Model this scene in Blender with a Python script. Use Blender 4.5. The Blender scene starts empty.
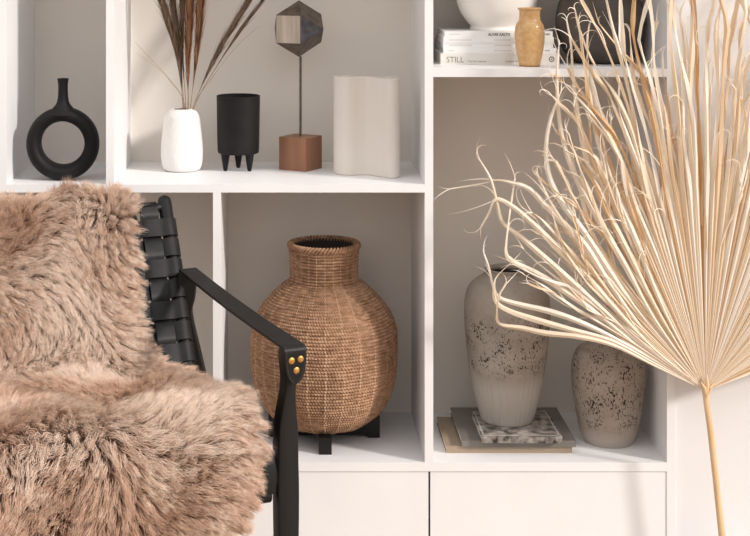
import bpy, bmesh, math, random
import numpy as np
from mathutils import Vector, Matrix, noise
random.seed(7)
rng = np.random.default_rng(11)
PI = math.pi
SC = bpy.context.scene
COL = SC.collection

# ------------------------------------------------------------------ camera geometry
CX, CY, F, CH = 290.0, -42.0, 1450.0, 1.25
def P(px, py, D):
    return Vector(((px - CX) * D / F, D, CH - (py - CY) * D / F))

cam_d = bpy.data.cameras.new('camera'); cam = bpy.data.objects.new('camera', cam_d); COL.objects.link(cam)
cam.location = (0, 0, CH); cam.rotation_euler = (PI / 2, 0, 0)
cam_d.sensor_width = 36; cam_d.lens = F / 750 * 36
cam_d.shift_x = (375 - CX) / 750; cam_d.shift_y = -(268 - CY) / 750
cam_d.clip_end = 50
SC.camera = cam

# ------------------------------------------------------------------ materials
def mat(name, col, rough=.5, spec=.5, metal=0.0, sheen=0.0):
    m = bpy.data.materials.new(name); m.use_nodes = True
    b = m.node_tree.nodes['Principled BSDF']
    b.inputs['Base Color'].default_value = (*col, 1)
    b.inputs['Roughness'].default_value = rough
    b.inputs['Specular IOR Level'].default_value = spec
    b.inputs['Metallic'].default_value = metal
    b.inputs['Sheen Weight'].default_value = sheen
    return m
def N(m, t, **kw):
    n = m.node_tree.nodes.new(t)
    for k, v in kw.items():
        if k in n.inputs: n.inputs[k].default_value = v
        else: setattr(n, k, v)
    return n
def L(m, a, b): m.node_tree.links.new(a, b)
def bsdf(m): return m.node_tree.nodes['Principled BSDF']
def ramp(m, fac, stops):
    r = N(m, 'ShaderNodeValToRGB'); e = r.color_ramp.elements
    while len(e) < len(stops): e.new(.5)
    for i, (p, c) in enumerate(stops):
        e[i].position = p; e[i].color = (*c, 1) if len(c) == 3 else c
    L(m, fac, r.inputs[0]); return r.outputs[0]
def objco(m, scale=(1, 1, 1)):
    t = N(m, 'ShaderNodeTexCoord'); mp = N(m, 'ShaderNodeMapping'); mp.inputs['Scale'].default_value = scale
    L(m, t.outputs['Object'], mp.inputs[0]); return mp.outputs[0]
def noise_n(m, vec, scale, detail=4, rough=.55):
    n = N(m, 'ShaderNodeTexNoise', Scale=scale, Detail=detail, Roughness=rough); L(m, vec, n.inputs['Vector']); return n.outputs[0]
def bump(m, h, strength=.3, dist=.001):
    b = N(m, 'ShaderNodeBump', Strength=strength, Distance=dist); L(m, h, b.inputs['Height'])
    L(m, b.outputs[0], bsdf(m).inputs['Normal']); return b
def mottled(name, c1, c2, scale, rough=.5, spec=.4, sc=(1, 1, 1), bs=.2, bd=.0005, bscale=None, **k):
    m = mat(name, c1, rough, spec, **k); v = objco(m, sc); f = noise_n(m, v, scale)
    L(m, ramp(m, f, [(.35, c1), (.65, c2)]), bsdf(m).inputs['Base Color'])
    f2 = noise_n(m, v, bscale or scale * 3); bump(m, f2, bs, bd); return m

M = {}
M['white'] = mottled('white_paint', (.80, .785, .785), (.835, .82, .815), 6, .45, .35, bs=.08, bd=.0004, bscale=40)
M['back'] = mottled('greige_paint', (.755, .70, .64), (.795, .74, .68), 3, .8, .2, bs=.1, bd=.0005, bscale=120)
M['wall'] = mottled('wall_paint', (.76, .745, .745), (.80, .785, .78), 2.5, .85, .2, bs=.15, bd=.0006, bscale=150)
M['floor'] = mottled('oak_floor', (.36, .26, .18), (.46, .34, .24), 5, .5, .4, sc=(1, 8, 1))
M['black_ceramic'] = mottled('black_ceramic', (.006, .0053, .0053), (.010, .009, .009), 30, .6, .25, bs=.2, bd=.0004, bscale=400)
M['white_ceramic'] = mat('white_relief_ceramic', (.77, .755, .73), .6, .35)
M['stem_wood'] = mat('grass_stalk', (.30, .17, .08), .7, .2)
M['plume_grey'] = mottled('plume_greybrown', (.06, .034, .022), (.24, .16, .105), 300, .8, .2, sc=(1, 1, .06))
M['plume_rust'] = mottled('plume_rust', (.08, .035, .018), (.34, .165, .08), 300, .8, .2, sc=(1, 1, .06))
M['walnut'] = mottled('walnut', (.20, .088, .046), (.33, .155, .085), 18, .42, .45, sc=(1, 1, .12), bs=.15)
M['bronze'] = mottled('dark_bronze', (.075, .057, .043), (.16, .125, .098), 60, .45, .5, bs=.3, metal=.3)
M['blued'] = mottled('blue_grey_metal', (.07, .07, .078), (.13, .128, .14), 60, .4, .5, bs=.3, metal=.5)
M['pale_wood'] = mottled('weathered_pale_wood', (.36, .30, .24), (.55, .47, .39), 60, .6, .3, sc=(1, 1, .08), bs=.4)
M['cream_ribbed'] = mat('cream_ribbed_ceramic', (.72, .655, .595), .75, .25)
M['bowl'] = mottled('offwhite_glaze', (.80, .77, .73), (.84, .81, .77), 10, .4, .45)
M['taupe'] = mottled('dark_taupe_clay', (.075, .062, .054), (.115, .096, .084), 25, .7, .3, bs=.4, bscale=150)
M['page'] = mottled('paper_edge', (.70, .67, .62), (.82, .79, .74), 60, .8, .2, sc=(1, 1, 30))
M['cover_white'] = mat('book_cover_white', (.82, .81, .80), .5, .35)
M['cover_cream'] = mat('book_cover_cream', (.74, .71, .66), .6, .3)
M['cover_tan'] = mat('book_cover_tan', (.34, .26, .19), .6, .3)
M['cover_grey'] = mottled('book_cover_grey', (.16, .145, .13), (.22, .20, .18), 9, .45, .4)
M['cover_print'] = mottled('book_cover_print', (.03, .026, .022), (.42, .37, .33), 55, .4, .4)
M['ink_black'] = mat('ink_black', (.02, .02, .02), .6)
M['ink_grey'] = mat('ink_grey', (.17, .16, .15), .6)
M['ink_pale'] = mat('ink_pale', (.55, .53, .51), .6)
M['black_wood'] = mottled('black_stained_wood', (.005, .0042, .004), (.009, .008, .0075), 30, .42, .28, sc=(1, 1, .15), bs=.15)
M['leather'] = mottled('black_leather', (.005, .0045, .0045), (.010, .009, .009), 60, .45, .25, bs=.35, bd=.0006, bscale=500)
M['leather_edge'] = mat('leather_edge', (.05, .04, .035), .7)
M['brass'] = mottled('brass', (.45, .23, .06), (.62, .34, .10), 90, .45, .5, metal=.9)
M['dark_inside'] = mat('dark_inside', (.03, .022, .018), .9)
M['hide'] = mat('sheepskin_hide', (.30, .17, .11), .95, .1)
# white relief vase: small diamond lattice
m = M['white_ceramic']; v = objco(m)
vo = N(m, 'ShaderNodeTexVoronoi', Scale=260.0); L(m, v, vo.inputs['Vector']); bump(m, vo.outputs['Distance'], .5, .0012)
# ochre glaze
m = mat('ochre_glaze', (.62, .36, .13), .16, .6); M['ochre'] = m; v = objco(m)
sep = N(m, 'ShaderNodeSeparateXYZ'); L(m, v, sep.inputs[0])
f = noise_n(m, v, 130, 6, .7)
c1 = ramp(m, f, [(.3, (.52, .29, .11)), (.55, (.61, .37, .16)), (.75, (.68, .44, .21))])
mr = N(m, 'ShaderNodeMapRange'); mr.inputs['From Min'].default_value = .0; mr.inputs['From Max'].default_value = .006; L(m, sep.outputs[2], mr.inputs[0])
mx = N(m, 'ShaderNodeMix', data_type='RGBA'); L(m, mr.outputs[0], mx.inputs[0]); mx.inputs[6].default_value = (.28, .10, .03, 1); L(m, c1, mx.inputs[7])
L(m, mx.outputs[2], bsdf(m).inputs['Base Color'])
# rope
m = mat('seagrass_rope', (.4, .2, .1), .8, .2); M['rope'] = m; v = objco(m)
f = noise_n(m, objco(m, (1, 1, 3)), 55, 5, .7)
f2 = noise_n(m, v, 9, 3)
c1 = ramp(m, f, [(.3, (.18, .098, .054)), (.5, (.37, .215, .13)), (.7, (.55, .355, .23))])
c2 = ramp(m, f2, [(.35, (.82, .80, .78)), (.7, (1.0, 1.0, 1.0))])
mx = N(m, 'ShaderNodeMix', data_type='RGBA', blend_type='MULTIPLY'); mx.inputs[0].default_value = 1; L(m, c1, mx.inputs[6]); L(m, c2, mx.inputs[7])
L(m, mx.outputs[2], bsdf(m).inputs['Base Color'])
m = mat('seagrass_stitch', (.47, .30, .19), .8, .2); M['stitch'] = m
# stone vases: pale clay with a pitted dark band, lower part smooth grey
def stone(name, z0, z1, lo=.24, base=((.27, .23, .195), (.40, .35, .305)), low=(.40, .365, .33)):
    m = mat(name, (.5, .45, .4), .8, .25); v = objco(m)
    sep = N(m, 'ShaderNodeSeparateXYZ'); L(m, v, sep.inputs[0])
    big = noise_n(m, v, 14, 6, .65)
    c = ramp(m, big, [(.3, base[0]), (.7, base[1])])
    mr = N(m, 'ShaderNodeMapRange', interpolation_type='SMOOTHSTEP'); mr.inputs['From Min'].default_value = z0 - .01; mr.inputs['From Max'].default_value = z0 + .03
    nz = N(m, 'ShaderNodeMath', operation='MULTIPLY_ADD'); L(m, big, nz.inputs[0]); nz.inputs[1].default_value = .05; L(m, sep.outputs[2], nz.inputs[2])
    L(m, nz.outputs[0], mr.inputs[0])
    mx = N(m, 'ShaderNodeMix', data_type='RGBA'); L(m, mr.outputs[0], mx.inputs[0]); mx.inputs[6].default_value = (*low, 1); L(m, c, mx.inputs[7])
    # pits
    sp = noise_n(m, objco(m, (1, 1, .55)), 330, 3, .6)
    sp2 = noise_n(m, v, 38, 3, .6)
    md = N(m, 'ShaderNodeMath', operation='MULTIPLY_ADD'); L(m, sp2, md.inputs[0]); md.inputs[1].default_value = .55; L(m, sp, md.inputs[2])
    th = N(m, 'ShaderNodeMapRange'); th.inputs['From Min'].default_value = .855; th.inputs['From Max'].default_value = .90; L(m, md.outputs[0], th.inputs[0])
    b1 = N(m, 'ShaderNodeMapRange', interpolation_type='SMOOTHSTEP'); b1.inputs['From Min'].default_value = z0 - .01; b1.inputs['From Max'].default_value = z0 + .03; L(m, sep.outputs[2], b1.inputs[0])
    b2 = N(m, 'ShaderNodeMapRange', interpolation_type='SMOOTHSTEP'); b2.inputs['From Min'].default_value = z1 + .03; b2.inputs['From Max'].default_value = z1 - .01; L(m, sep.outputs[2], b2.inputs[0])
    a = N(m, 'ShaderNodeMath', operation='MULTIPLY'); L(m, b1.outputs[0], a.inputs[0]); L(m, b2.outputs[0], a.inputs[1])
    a2 = N(m, 'ShaderNodeMath', operation='MULTIPLY'); L(m, a.outputs[0], a2.inputs[0]); L(m, th.outputs[0], a2.inputs[1])
    mx2 = N(m, 'ShaderNodeMix', data_type='RGBA'); L(m, a2.outputs[0], mx2.inputs[0]); L(m, mx.outputs[2], mx2.inputs[6]); mx2.inputs[7].default_value = (.035, .025, .02, 1)
    L(m, mx2.outputs[2], bsdf(m).inputs['Base Color'])
    inv = N(m, 'ShaderNodeMath', operation='SUBTRACT'); L(m, big, inv.inputs[0]); L(m, a2.outputs[0], inv.inputs[1])
    bump(m, inv.outputs[0], .6, .002); return m
M['stone_tall'] = stone('pitted_stoneware', .105, .215)
M['stone_short'] = stone('speckled_stoneware', .035, .20, base=((.29, .235, .195), (.40, .33, .28)), low=(.42, .37, .33))
# palm: straw with tint per strip (uv.y) and faint lengthwise streaks
m = mat('dried_palm', (.8, .65, .45), .42, .4); M['palm'] = m
uv = N(m, 'ShaderNodeUVMap'); sep = N(m, 'ShaderNodeSeparateXYZ'); L(m, uv.outputs[0], sep.inputs[0])
c = ramp(m, sep.outputs[1], [(0, (.64, .38, .18)), (.25, (.80, .59, .38)), (.55, (.90, .76, .59)), (1, (.95, .88, .78))])
st = noise_n(m, uv.outputs[0], 45, 4)
c2 = ramp(m, st, [(.35, (.86, .80, .74)), (.6, (1, 1, 1))])
mx = N(m, 'ShaderNodeMix', data_type='RGBA', blend_type='MULTIPLY'); mx.inputs[0].default_value = .6; L(m, c, mx.inputs[6]); L(m, c2, mx.inputs[7])
L(m, mx.outputs[2], bsdf(m).inputs['Base Color'])
bsdf(m).inputs['Transmission Weight'].default_value = 0
tr = N(m, 'ShaderNodeBsdfTranslucent'); L(m, mx.outputs[2], tr.inputs[0])
ms = N(m, 'ShaderNodeMixShader'); ms.inputs[0].default_value = .22
L(m, bsdf(m).outputs[0], ms.inputs[1]); L(m, tr.outputs[0], ms.inputs[2]); L(m, ms.outputs[0], m.node_tree.nodes['Material Output'].inputs['Surface'])
M['palm_stem'] = mottled('palm_stem', (.62, .38, .19), (.76, .54, .33), 40, .5, .4, sc=(1, 1, .1))
# fur
m = mat('sheepskin_wool', (.6, .4, .3), .75, .15); M['fur'] = m
v = objco(m)
f = noise_n(m, v, 6, 3); f2 = noise_n(m, v, 110, 2)
ad = N(m, 'ShaderNodeMath', operation='MULTIPLY_ADD'); L(m, f2, ad.inputs[0]); ad.inputs[1].default_value = .7; L(m, f, ad.inputs[2])
c = ramp(m, ad.outputs[0], [(.5, (.50, .30, .20)), (.8, (.70, .485, .36)), (1.0, (.88, .73, .61))])
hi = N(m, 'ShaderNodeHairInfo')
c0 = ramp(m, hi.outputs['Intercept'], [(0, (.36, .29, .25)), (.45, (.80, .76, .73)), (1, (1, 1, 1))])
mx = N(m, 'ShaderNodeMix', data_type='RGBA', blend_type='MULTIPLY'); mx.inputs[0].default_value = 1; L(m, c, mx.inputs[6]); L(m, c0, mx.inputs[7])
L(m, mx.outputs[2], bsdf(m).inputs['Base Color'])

# ------------------------------------------------------------------ object helpers
def props(o, label=None, cat=None, group=None, kind=None):
    if label: o['label'] = label
    if cat: o['category'] = cat
    if group: o['group'] = group
    if kind: o['kind'] = kind
    return o
def thing(name, label, cat, loc, group=None):
    o = bpy.data.objects.new(name, None); COL.objects.link(o); o.location = loc
    o.empty_display_size = .05
    return props(o, label, cat, group)
def rootloc(p):
    v = Vector((0, 0, 0))
    while p is not None: v += p.location; p = p.parent
    return v
def link(name, me, material, parent=None, origin=None, smooth=True):
    """mesh data in world coordinates -> object with its own origin"""
    org = rootloc(parent) if parent is not None else Vector(origin or (0, 0, 0))
    me.transform(Matrix.Translation(-org))
    mats = material if isinstance(material, (list, tuple)) else [material]
    for mm in mats: me.materials.append(mm)
    if smooth:
        me.polygons.foreach_set('use_smooth', [True] * len(me.polygons))
        me.set_sharp_from_angle(angle=math.radians(38))
    o = bpy.data.objects.new(name, me); COL.objects.link(o)
    if parent is not None: o.parent = parent
    else: o.location = org
    return o
def obj(name, bm, material, parent=None, origin=None, smooth=True, bevel=0, seg=2, recalc=True):
    if bevel:
        es = [e for e in bm.edges if len(e.link_faces) == 2 and e.calc_face_angle(0) > .6]
        bmesh.ops.bevel(bm, geom=es, offset=bevel, segments=seg, affect='EDGES', profile=.5)
    if recalc: bmesh.ops.recalc_face_normals(bm, faces=bm.faces)
    me = bpy.data.meshes.new(name); bm.to_mesh(me); bm.free()
    return link(name, me, material, parent, origin, smooth)
def pyobj(name, vs, fs, material, parent=None, origin=None, smooth=True, uvs=None):
    me = bpy.data.meshes.new(name); me.from_pydata([tuple(v) for v in vs], [], fs)
    if uvs is not None:
        ul = me.uv_layers.new(name='UVMap'); idx = np.empty(len(me.loops), dtype=np.int32); me.loops.foreach_get('vertex_index', idx)
        ul.data.foreach_set('uv', np.asarray(uvs, dtype=np.float32)[idx].ravel())
    return link(name, me, material, parent, origin, smooth)
def box(bm, x0, x1, y0, y1, z0, z1, mtx=None):
    vs = [bm.verts.new((x, y, z)) for x in (x0, x1) for y in (y0, y1) for z in (z0, z1)]
    if mtx: 
        for v in vs: v.co = mtx @ v.co
    for f in ((0, 1, 3, 2), (4, 6, 7, 5), (0, 4, 5, 1), (2, 3, 7, 6), (0, 2, 6, 4), (1, 5, 7, 3)): bm.faces.new([vs[i] for i in f])
    return vs
def boxobj(name, dims, material, parent=None, bevel=.001, origin=None, mtx=None):
    bm = bmesh.new(); box(bm, *dims, mtx=mtx); return obj(name, bm, material, parent, origin, bevel=bevel)
def lathe(bm, prof, cx, cy, n=64, close=False):
    rings = []
    for r, z in prof:
        if r < 1e-6: rings.append([bm.verts.new((cx, cy, z))])
        else: rings.append([bm.verts.new((cx + r * math.cos(2 * PI * i / n), cy + r * math.sin(2 * PI * i / n), z)) for i in range(n)])
    for a, b in zip(rings, rings[1:]):
        for i in range(n):
            j = (i + 1) % n
            if len(a) == 1 and len(b) == 1: continue
            if len(a) == 1: bm.faces.new((a[0], b[i], b[j]))
            elif len(b) == 1: bm.faces.new((a[i], a[j], b[0]))
            else: bm.faces.new((a[i], a[j], b[j], b[i]))
def smoothprof(pts, n=8):
    """Catmull-Rom through (r,z) pairs"""
    out = []; m = len(pts)
    for i in range(m - 1):
        p0 = pts[max(i - 1, 0)]; p1 = pts[i]; p2 = pts[i + 1]; p3 = pts[min(i + 2, m - 1)]
        for k in range(n):
            t = k / n
            out.append(tuple(.5 * ((2 * b) + (-a + c) * t + (2 * a - 5 * b + 4 * c - d) * t * t + (-a + 3 * b - 3 * c + d) * t ** 3) for a, b, c, d in zip(p0, p1, p2, p3)))
    out.append(tuple(pts[-1])); return out
def vessel(prof, th=.004, n=8, floor=.012):
    """outer profile from the foot up -> closed outer+inner shell"""
    o = smoothprof(prof, n); z0 = o[0][1]
    inner = [(max(r - th, .001), z) for r, z in reversed(o) if z > z0 + floor]
    return [(0, z0)] + o + [(o[-1][0] - th * .5, o[-1][1] + th * .25)] + inner + [(0, z0 + floor)]
def tube(bm, pts, radii, n=10, cap=True, flat=1.0, up=None):
    pts = [Vector(p) for p in pts]; rings = []
    for i, p in enumerate(pts):
        t = (pts[min(i + 1, len(pts) - 1)] - pts[max(i - 1, 0)]).normalized()
        a = t.cross(up if up is not None else (Vector((0, 1, 0)) if abs(t.y) < .9 else Vector((1, 0, 0)))).normalized(); b = t.cross(a)
        r = radii[i] if hasattr(radii, '__len__') else radii
        rings.append([bm.verts.new(p + a * r * math.cos(2 * PI * k / n) + b * r * flat * math.sin(2 * PI * k / n)) for k in range(n)])
    for A, B in zip(rings, rings[1:]):
        for k in range(n): bm.faces.new((A[k], A[(k + 1) % n], B[(k + 1) % n], B[k]))
    if cap: bm.faces.new(rings[0][::-1]); bm.faces.new(rings[-1])

# ------------------------------------------------------------------ the room
FR, BK = 2.90, 3.222          # bookcase front and back depth
boxobj('floor', (-2.2, 2.6, -1.5, 3.4, -.05, 0), M['floor'], bevel=0)['kind'] = 'structure'
boxobj('wall_right', (.771, 2.4, FR + .006, FR + .10, 0, 2.5), M['wall'], bevel=0)['kind'] = 'structure'
boxobj('wall_left', (-2.2, -.981, FR + .006, FR + .10, 0, 2.5), M['wall'], bevel=0)['kind'] = 'structure'
boxobj('wall_back', (-2.2, 2.4, BK + .014, BK + .1, 0, 2.5), M['wall'], bevel=0)['kind'] = 'structure'

bc = thing('bookcase', 'white built-in bookcase with open compartments and warm grey back', 'bookcase', (-.1, 3.06, 0))
def board(name, x0, x1, z0, z1, y0=FR, y1=BK): return boxobj(name, (x0, x1, y0, y1, z0, z1), M['white'], bc, bevel=.0008)
XA, XB, XC, XE, XF = (-.586, -.567), (-.368, -.352), (-.154, -.138), (.2695, .2865), (.754, .770)
ZM = .797                      # top of the main shelf
ZL = .241                      # top of the lower shelf
ZU = 1.028                     # top of the upper right shelf
ZT = 1.62
board('side_panel', -.98, -.962, 0, 2.1)
board('side_panel', XF[0], XF[1], 0, 2.1)
board('divider', XE[0], XE[1], ZL, 2.08)
board('divider', XA[0], XA[1], ZM, 2.08)
board('divider', XB[0], XB[1], ZM, 2.08)
board('divider', XC[0], XC[1], ZL, ZM - .016)
board('divider', -.60, -.584, ZL, ZM - .016)
for x0, x1 in ((-.962, XA[0]), (XA[1], XB[0]), (XB[1], XE[0])):
    if x0 == -.962: board('shelf', -.962, XE[0], ZM - .016, ZM)
    board('shelf', x0, x1, ZT, ZT + .016)
board('shelf', XE[1], XF[0], ZU - .016, ZU)
board('shelf', XE[1], XF[0], 1.335, 1.351)
board('shelf', -.962, XF[0], ZL - .018, ZL)
board('shelf', -.962, XF[0], 2.08, 2.10)
boxobj('back_panel', (-.962, XF[0], BK, BK + .012, .02, 2.08), M['back'], bc, bevel=0)
for x0, x1 in ((-.962, -.59), (-.586, -.148), (-.144, .277), (.281, .754)):
    boxobj('base_panel', (x0, x1, FR + .002, FR + .02, .06, ZL - .019), M['white'], bc, bevel=.0012)
boxobj('plinth', (-.962, .754, FR + .03, FR + .045, 0, .06), M['white'], bc, bevel=0)

# ------------------------------------------------------------------ main shelf objects
def at(px, py, z):             # point on a horizontal surface z seen at pixel row py
    D = F * (CH - z) / (py - CY); return P(px, py, D)

# ring vase
c = at(63, 179.6, ZM); s = F / c.y
bm = bmesh.new(); zc = ZM + 36.5 / s; Rm, rr, rd = 29.0 / s, 7.2 / s, .026
n1, n2 = 72, 20; rings = []
for i in range(n1):
    th = 2 * PI * i / n1; rad = rr * (1 + .10 * max(0, -math.sin(th)))
    R0 = Rm + (rad - rr) * .0
    ring = []
    for k in range(n2):
        ph = 2 * PI * k / n2
        R = R0 + rad * math.copysign(abs(math.cos(ph)) ** .85, math.cos(ph)); y = rd * math.copysign(abs(math.sin(ph)) ** .85, math.sin(ph))
        ring.append(bm.verts.new((c.x + R * math.cos(th), c.y + y, max(zc + R * math.sin(th), ZM + .0003))))
    rings.append(ring)
for i in range(n1):
    A, B = rings[i], rings[(i + 1) % n1]
    for k in range(n2): bm.faces.new((A[k], A[(k + 1) % n2], B[(k + 1) % n2], B[k]))
zt = ZM + 101 / s
lathe(bm, [(0, zt - 70 / s * .5 - .01)] + smoothprof([(.030, zc + 29 / s), (.022, zc + 34.5 / s), (.0135, zc + 40 / s), (.0105, zc + 47 / s), (.0098, zt - .014), (.0112, zt - .003), (.0122, zt)], 5) + [(.009, zt + .0005), (.0075, zt - .004), (.007, zt - .03), (0, zt - .03)], c.x, c.y, 32)
props(obj('ring_vase', bm, M['black_ceramic'], origin=(c.x, c.y, ZM)), 'matt black ring-shaped vase with round hole and slim neck', 'vase')

# white relief vase
wv = at(182, 170.3, ZM); s = F / wv.y
prof = [(15.5, 0), (18.5, 2), (20.3, 8), (21, 16), (20.8, 26), (19.6, 38), (18.4, 48), (17, 55), (14.2, 59), (11.4, 60.6), (10.2, 61.2)]
bm = bmesh.new(); lathe(bm, vessel([(r / s, ZM + z / s) for r, z in prof], .0035, 6), wv.x, wv.y, 96)
props(obj('relief_vase', bm, M['white_ceramic'], origin=(wv.x, wv.y, ZM)), 'chalk white vase with fine relief texture, holding dried grasses', 'vase')

# dried grasses
def grass(path, mname, plume_from, width, nb, label, dens=1.0, stalk=.0009, spread=.55, bl=.12):
    pts = [P(x, y, wv.y + dy) for x, y, dy in path]
    base = Vector((wv.x + (pts[0].x - wv.x) * .5, wv.y + .003 * (random.random() - .5), ZM + .03)); pts = [base] + pts
    cr = [Vector(q) for q in smoothprof([tuple(p) for p in pts], 8)]
    root = thing('dried_grass_stem', label, 'dried grass', tuple(base), 'dried grasses in the white vase')
    bm = bmesh.new(); tube(bm, cr, [stalk * (1 - .6 * i / len(cr)) for i in range(len(cr))], 6); obj('stalk', bm, M['stem_wood'], root)
    if nb:
        vs, fs = [], []
        zs = [p.z for p in cr]; i0 = next(i for i, p in enumerate(cr) if p.z > P(0, plume_from, wv.y).z)
        for k in range(nb * 2):
            t = random.random() ** .9; fi = i0 + t * (len(cr) - 2 - i0); i = int(fi); p = cr[i].lerp(cr[i + 1], fi - i)
            d = (cr[i + 1] - cr[i]).normalized()
            a = random.random() * 2 * PI; side = Vector((math.cos(a), .6 * math.sin(a), 0)) - d * Vector((math.cos(a), .6 * math.sin(a), 0)).dot(d)
            w = 1.5 * width * (.3 + .7 * min(1, t * 1.8)); ln = bl * (.6 + .8 * random.random())
            side = side.normalized() if side.length > .01 else Vector((1, 0, 0))
            q0 = p; q1 = p + d * ln * .45 + side * w * .55 * random.random(); q2 = p + d * ln + side * w * (random.uniform(.1, 1.2) if random.random() < .85 else random.uniform(1.2, 2.3)) + Vector((random.gauss(0, .0015), 0, 0))
            hw = .00038 * (.6 + random.random()); cr_ = side.cross(d); ax = (side * math.cos(a * 3) + cr_ * math.sin(a * 3)) * hw
            b = len(vs); vs += [q0 - ax, q0 + ax, q1 - ax, q1 + ax, q2]
            fs += [(b, b + 1, b + 3, b + 2), (b + 2, b + 3, b + 4)]
        pyobj('plume', vs, fs, M[mname], root, smooth=False)
    return root
grass([(183, 112, 0), (178, 62, -.005), (163, 4, -.01), (152, -45, -.01)], 'plume_grey', 96, .011, 560, 'brown dried grass stem leaning farthest left in the white vase')
grass([(184, 112, .004), (180, 60, .004), (173, 4, .01), (166, -50, .01)], 'plume_grey', 98, .009, 460, 'brown dried grass plume just left of the dense upright plumes')
grass([(186, 112, .0), (183, 60, .0), (183, 4, .0), (186, -50, 0)], 'plume_grey', 90, .008, 380, 'thin grey-brown plume standing nearly upright in the white vase')
grass([(188, 112, -.004), (188, 70, -.006), (190, 10, -.006), (192, -50, -.01)], 'plume_rust', 100, .012, 900, 'dense rust-brown upright grass plume in middle of the white vase', stalk=.0014)
grass([(190, 112, .004), (195, 68, .004), (200, 10, .004), (205, -50, .01)], 'plume_rust', 96, .011, 700, 'rust-brown feathery plume on right side of the upright bunch')
grass([(192, 111, -.002), (214, 62, -.004), (248, 2, -.01), (272, -40, -.01)], 'plume_grey', 102, .007, 640, 'brown grass plume leaning right, upper of the two slanting ones')
grass([(193, 111, .003), (217, 66, .0), (262, 2, -.005), (292, -35, -.005)], 'plume_grey', 84, .005, 320, 'brown grass plume slanting right nearest the tripod planter')
grass([(184, 104, 0), (170, 80, -.01), (152, 60, -.02), (135, 42, -.02)], None, 0, 0, 0, 'bare thin stalk bending left toward the white divider', stalk=.0006)
grass([(185, 106, 0), (171, 82, .01), (155, 66, .01), (136, 53, .01)], None, 0, 0, 0, 'fine hair-thin stalk bending left, the lower of two', stalk=.0004)
grass([(193, 108, 0), (212, 78, -.01), (236, 47, -.02), (259, 26, -.02)], None, 0, 0, 0, 'fine bare stalk arching right above the tripod planter', stalk=.0005)

# tripod planter
c = at(238.3, 170.0, ZM); s = F / c.y
t = thing('tripod_planter', 'matt black cylindrical planter standing on three tapered legs', 'planter', (c.x, c.y, ZM))
prof = [(19.0, 17), (20.4, 18.2), (20.9, 24), (21.3, 45), (21.8, 74.5)]
bm = bmesh.new(); lathe(bm, vessel([(r / s, ZM + z / s) for r, z in prof], .0028, 6), c.x, c.y, 72); obj('bowl', bm, M['black_ceramic'], t)
for a in (-150, -38, 92):
    bm = bmesh.new(); x = c.x + 14.5 / s * math.cos(math.radians(a)); y = c.y + 14.5 / s * math.sin(math.radians(a))
    lathe(bm, [(0, ZM), (1.6 / s, ZM + .0005), (2.1 / s, ZM + .003), (4.4 / s, ZM + 16 / s), (4.6 / s, ZM + 19 / s), (0, ZM + 19 / s)], x, y, 20); obj('leg', bm, M['black_ceramic'], t)

# ornament on wooden cube
c = at(300.5, 168.8, ZM); s = F / c.y
t = thing('faceted_ornament', 'faceted metal and pale wood ornament on thin rod and walnut cube', 'ornament', (c.x, c.y, ZM))
a = .0335
rot = Matrix.Translation((c.x, c.y, 0)) @ Matrix.Rotation(math.radians(-31), 4, 'Z')
boxobj('base', (-a, a, -a, a, ZM, ZM + .0705), M['walnut'], t, bevel=.0012, mtx=rot)
zr = ZM + .0705; zp = P(0, 28.6, c.y).z; A = .0612
bm = bmesh.new(); tube(bm, [(c.x, c.y, zr - .002), (c.x, c.y, zp - A * .97)], .0026, 12); obj('rod', bm, M['bronze'], t)
n_ = Vector((-math.sin(math.radians(31)), -math.cos(math.radians(31)), 0)); e_ = Vector((math.cos(math.radians(31)), -math.sin(math.radians(31)), 0)); u_ = Vector((0, 0, 1))
V = [u_, -u_, e_, -e_] + [e_ * .5 * i + n_ * .7071 * j + u_ * .5 * k for i in (-1, 1) for j in (-1, 1) for k in (-1, 1)]
bm = bmesh.new(); C0 = Vector((c.x - .0035, c.y, zp)); vv = [bm.verts.new(C0 + q * A) for q in V]
bmesh.ops.convex_hull(bm, input=vv)
bmesh.ops.dissolve_limit(bm, angle_limit=.02, verts=bm.verts, edges=bm.edges)
bmesh.ops.recalc_face_normals(bm, faces=bm.faces)
fl = list(bm.faces)
wood = max(fl, key=lambda f: f.normal.dot(n_)); 
tri = [f for f in fl if len(f.verts) == 3]
blue = max(tri, key=lambda f: f.normal.dot((n_ * .55 + e_ * .8)))
for f in fl: f.material_index = 1 if f is blue else 0
# recess for a framed look: inset every face a little
bmesh.ops.bevel(bm, geom=list(bm.edges), offset=.0007, segments=1, affect='EDGES')
o = obj('polyhedron', bm, [M['bronze'], M['blued']], t, smooth=False)
q = [C0 + (e_ * .5 * i * .95 + n_ * .7085 + u_ * .5 * k * .95) * A for i, k in ((-1, -1), (1, -1), (1, 1), (-1, 1))]
vs = q + [p + n_ * .0012 for p in q]
pyobj('wood_face', vs, [(3, 2, 1, 0), (4, 5, 6, 7), (0, 1, 5, 4), (1, 2, 6, 5), (2, 3, 7, 6), (3, 0, 4, 7)], M['pale_wood'], t, smooth=False)['label'] = 'pale weathered wood face'

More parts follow.
